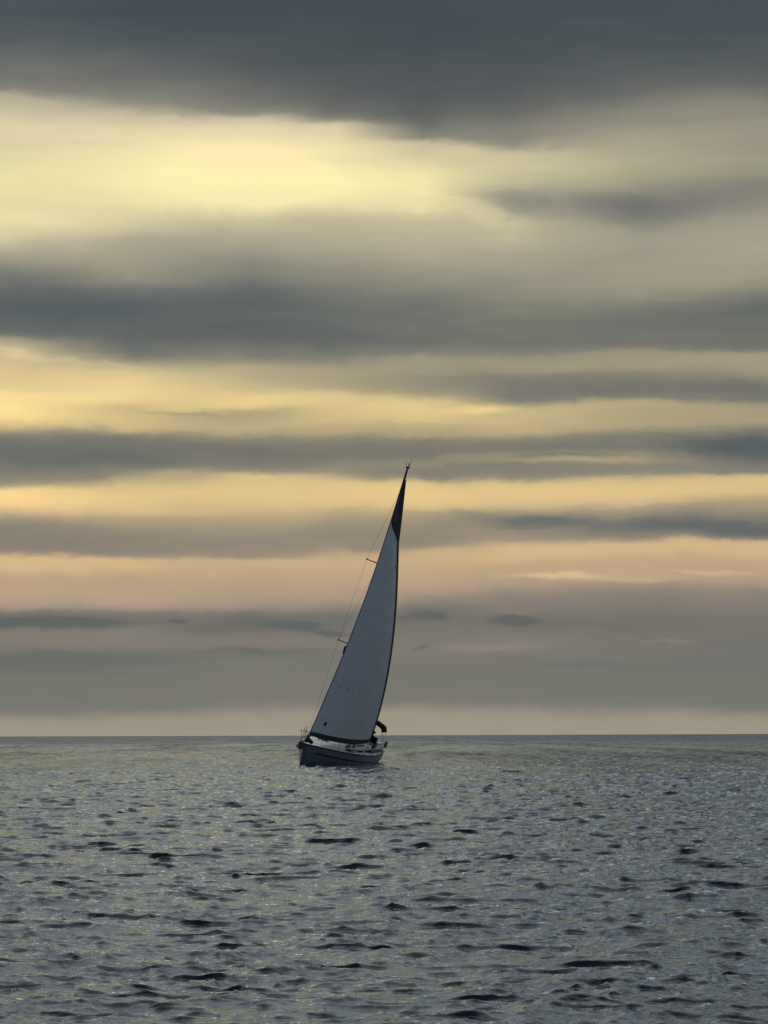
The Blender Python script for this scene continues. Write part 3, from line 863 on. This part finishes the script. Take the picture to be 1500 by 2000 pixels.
# bundled fender / kit lashed inside the pulpit
G().tube([(4.55, -0.18, sheer(4.6) + 0.12), (4.6, 0.0, sheer(4.6) + 0.20), (4.62, 0.22, sheer(4.6) + 0.14)], [0.09, 0.12, 0.08], 9).done('lashed_bundle', M['canvas'], boat)

# ------------------------------------------------------------------ crew member seated to leeward in the cockpit
def skin_mesh(name, pts, edges, radii, mat, parent, root=0, sub=2):
    m = bpy.data.meshes.new(name)
    m.from_pydata([tuple(p) for p in pts], edges, [])
    o = bpy.data.objects.new(name, m); C.objects.link(o); o.parent = parent
    md = o.modifiers.new('skin', 'SKIN'); md.use_smooth_shade = True
    for i, r_ in enumerate(radii):
        sv = m.skin_vertices[0].data[i]
        sv.radius = (r_, r_) if not isinstance(r_, tuple) else r_
        sv.use_root = (i == root)
    s_ = o.modifiers.new('sub', 'SUBSURF'); s_.levels = sub; s_.render_levels = sub
    m.materials.append(mat)
    return o
def crew(loc):
    pr = bpy.data.objects.new('person', None); C.objects.link(pr)
    pr['label'] = 'seated sailor in dark hooded jacket hunched forward in the yacht cockpit'
    pr['category'] = 'person'
    pr.matrix_world = Matrix.Translation(boat.location) @ boat.rotation_euler.to_matrix().to_4x4() @ Matrix.Translation(loc) @ Matrix.Rotation(R(10), 4, 'X')
    # local: x forward, y port, z up, origin at the seat under the pelvis
    pts, rad_, ed = [], [], []
    def add(p, r_, par=None):
        pts.append(Vector(p)); rad_.append(r_)
        if par is not None: ed.append((par, len(pts) - 1))
        return len(pts) - 1
    pel = add((0, 0, 0.12), (0.15, 0.13))
    sp1 = add((0.05, 0, 0.30), (0.15, 0.12), pel)
    sp2 = add((0.13, 0, 0.48), (0.18, 0.13), sp1)
    nk = add((0.20, 0, 0.60), 0.075, sp2)
    hd0 = add((0.23, 0, 0.67), 0.075, nk)
    hd1 = add((0.25, 0, 0.77), 0.095, hd0)
    add((0.25, 0, 0.85), 0.06, hd1)
    hands = []
    for s in (1, -1):
        sh = add((0.14, s * 0.19, 0.50), 0.075, sp2)
        el_ = add((0.30, s * 0.27, 0.28), 0.052, sh)
        wr = add((0.52, s * 0.14, 0.30), 0.035, el_)
        pm = add((0.59, s * 0.12, 0.31), (0.034, 0.022), wr)
        hands.append((s, Vector(pts[pm])))
        hp = add((0.06, s * 0.11, 0.09), 0.10, pel)
        kn = add((0.50, s * 0.16, 0.13), 0.068, hp)
        an_ = add((0.46, s * 0.15, -0.28), 0.048, kn)
        he = add((0.47, s * 0.15, -0.33), 0.045, an_)
        add((0.63, s * 0.16, -0.35), 0.036, he)
    body = skin_mesh('body', pts, ed, rad_, M['jacket'], pr)
    # fingers curled round the sheet, each its own chain
    for s, h in hands:
        for k in range(4):
            y0 = -0.024 + 0.016 * k; L = (0.030, 0.036, 0.034, 0.026)[k]
            c = [h + Vector((0.0, y0, 0.0)), h + Vector((L + 0.02, y0, 0.005)), h + Vector((L + 0.035, y0, -0.025)), h + Vector((L + 0.01, y0, -0.042))]
            skin_mesh('finger', c, [(0, 1), (1, 2), (2, 3)], [0.010, 0.009, 0.008, 0.007], M['skin'], pr, sub=1)
        c = [h + Vector((-0.02, -s * 0.02, 0)), h + Vector((0.015, -s * 0.045, -0.01)), h + Vector((0.04, -s * 0.035, -0.035))]
        skin_mesh('thumb', c, [(0, 1), (1, 2)], [0.011, 0.010, 0.008], M['skin'], pr, sub=1)
    # face set into the hood opening
    f = G().ball((0.285, 0, 0.755), (0.075, 0.068, 0.100), 18)
    f.add([(0.352, 0.018, 0.745), (0.352, -0.018, 0.745), (0.382, 0, 0.738), (0.356, 0, 0.785)], [(0, 1, 2), (0, 2, 3), (1, 3, 2)])
    face = f.done('face', M['skin'], pr)
    for s in (1, -1):
        G().ball((0.353, s * 0.028, 0.772), (0.010, 0.014, 0.008), 8).done('eye', M['black'], face)
    G().ball((0.350, 0, 0.712), (0.010, 0.024, 0.006), 8).done('mouth', material('lips', (0.22, 0.09, 0.08), 0.6) if 'lips' not in bpy.data.materials else bpy.data.materials['lips'], face)
    # hood: shell around the head, coming to a soft point behind
    P = []
    for i in range(9):
        a = R(-20 + 200 * i / 8)
        row = []
        for j in range(9):
            b = R(lerp(-105, 105, j / 8))
            rr_ = 0.118 + 0.03 * max(0, -math.cos(a))
            row.append(Vector((0.245 + rr_ * 1.05 * math.cos(a) * math.cos(b * 0.55) - 0.02, rr_ * math.sin(b) * 0.95, 0.765 + rr_ * 1.15 * math.sin(a) * math.cos(b * 0.6) - 0.02 * (i / 8))))
        P.append(row)
    G().slab(P, (-0.006, 0, 0.006)).done('hood', M['jacket'], pr)
    return pr
crew(Vector((-2.95 * 0.86, 0.90, sheer(-3) + 0.22)))
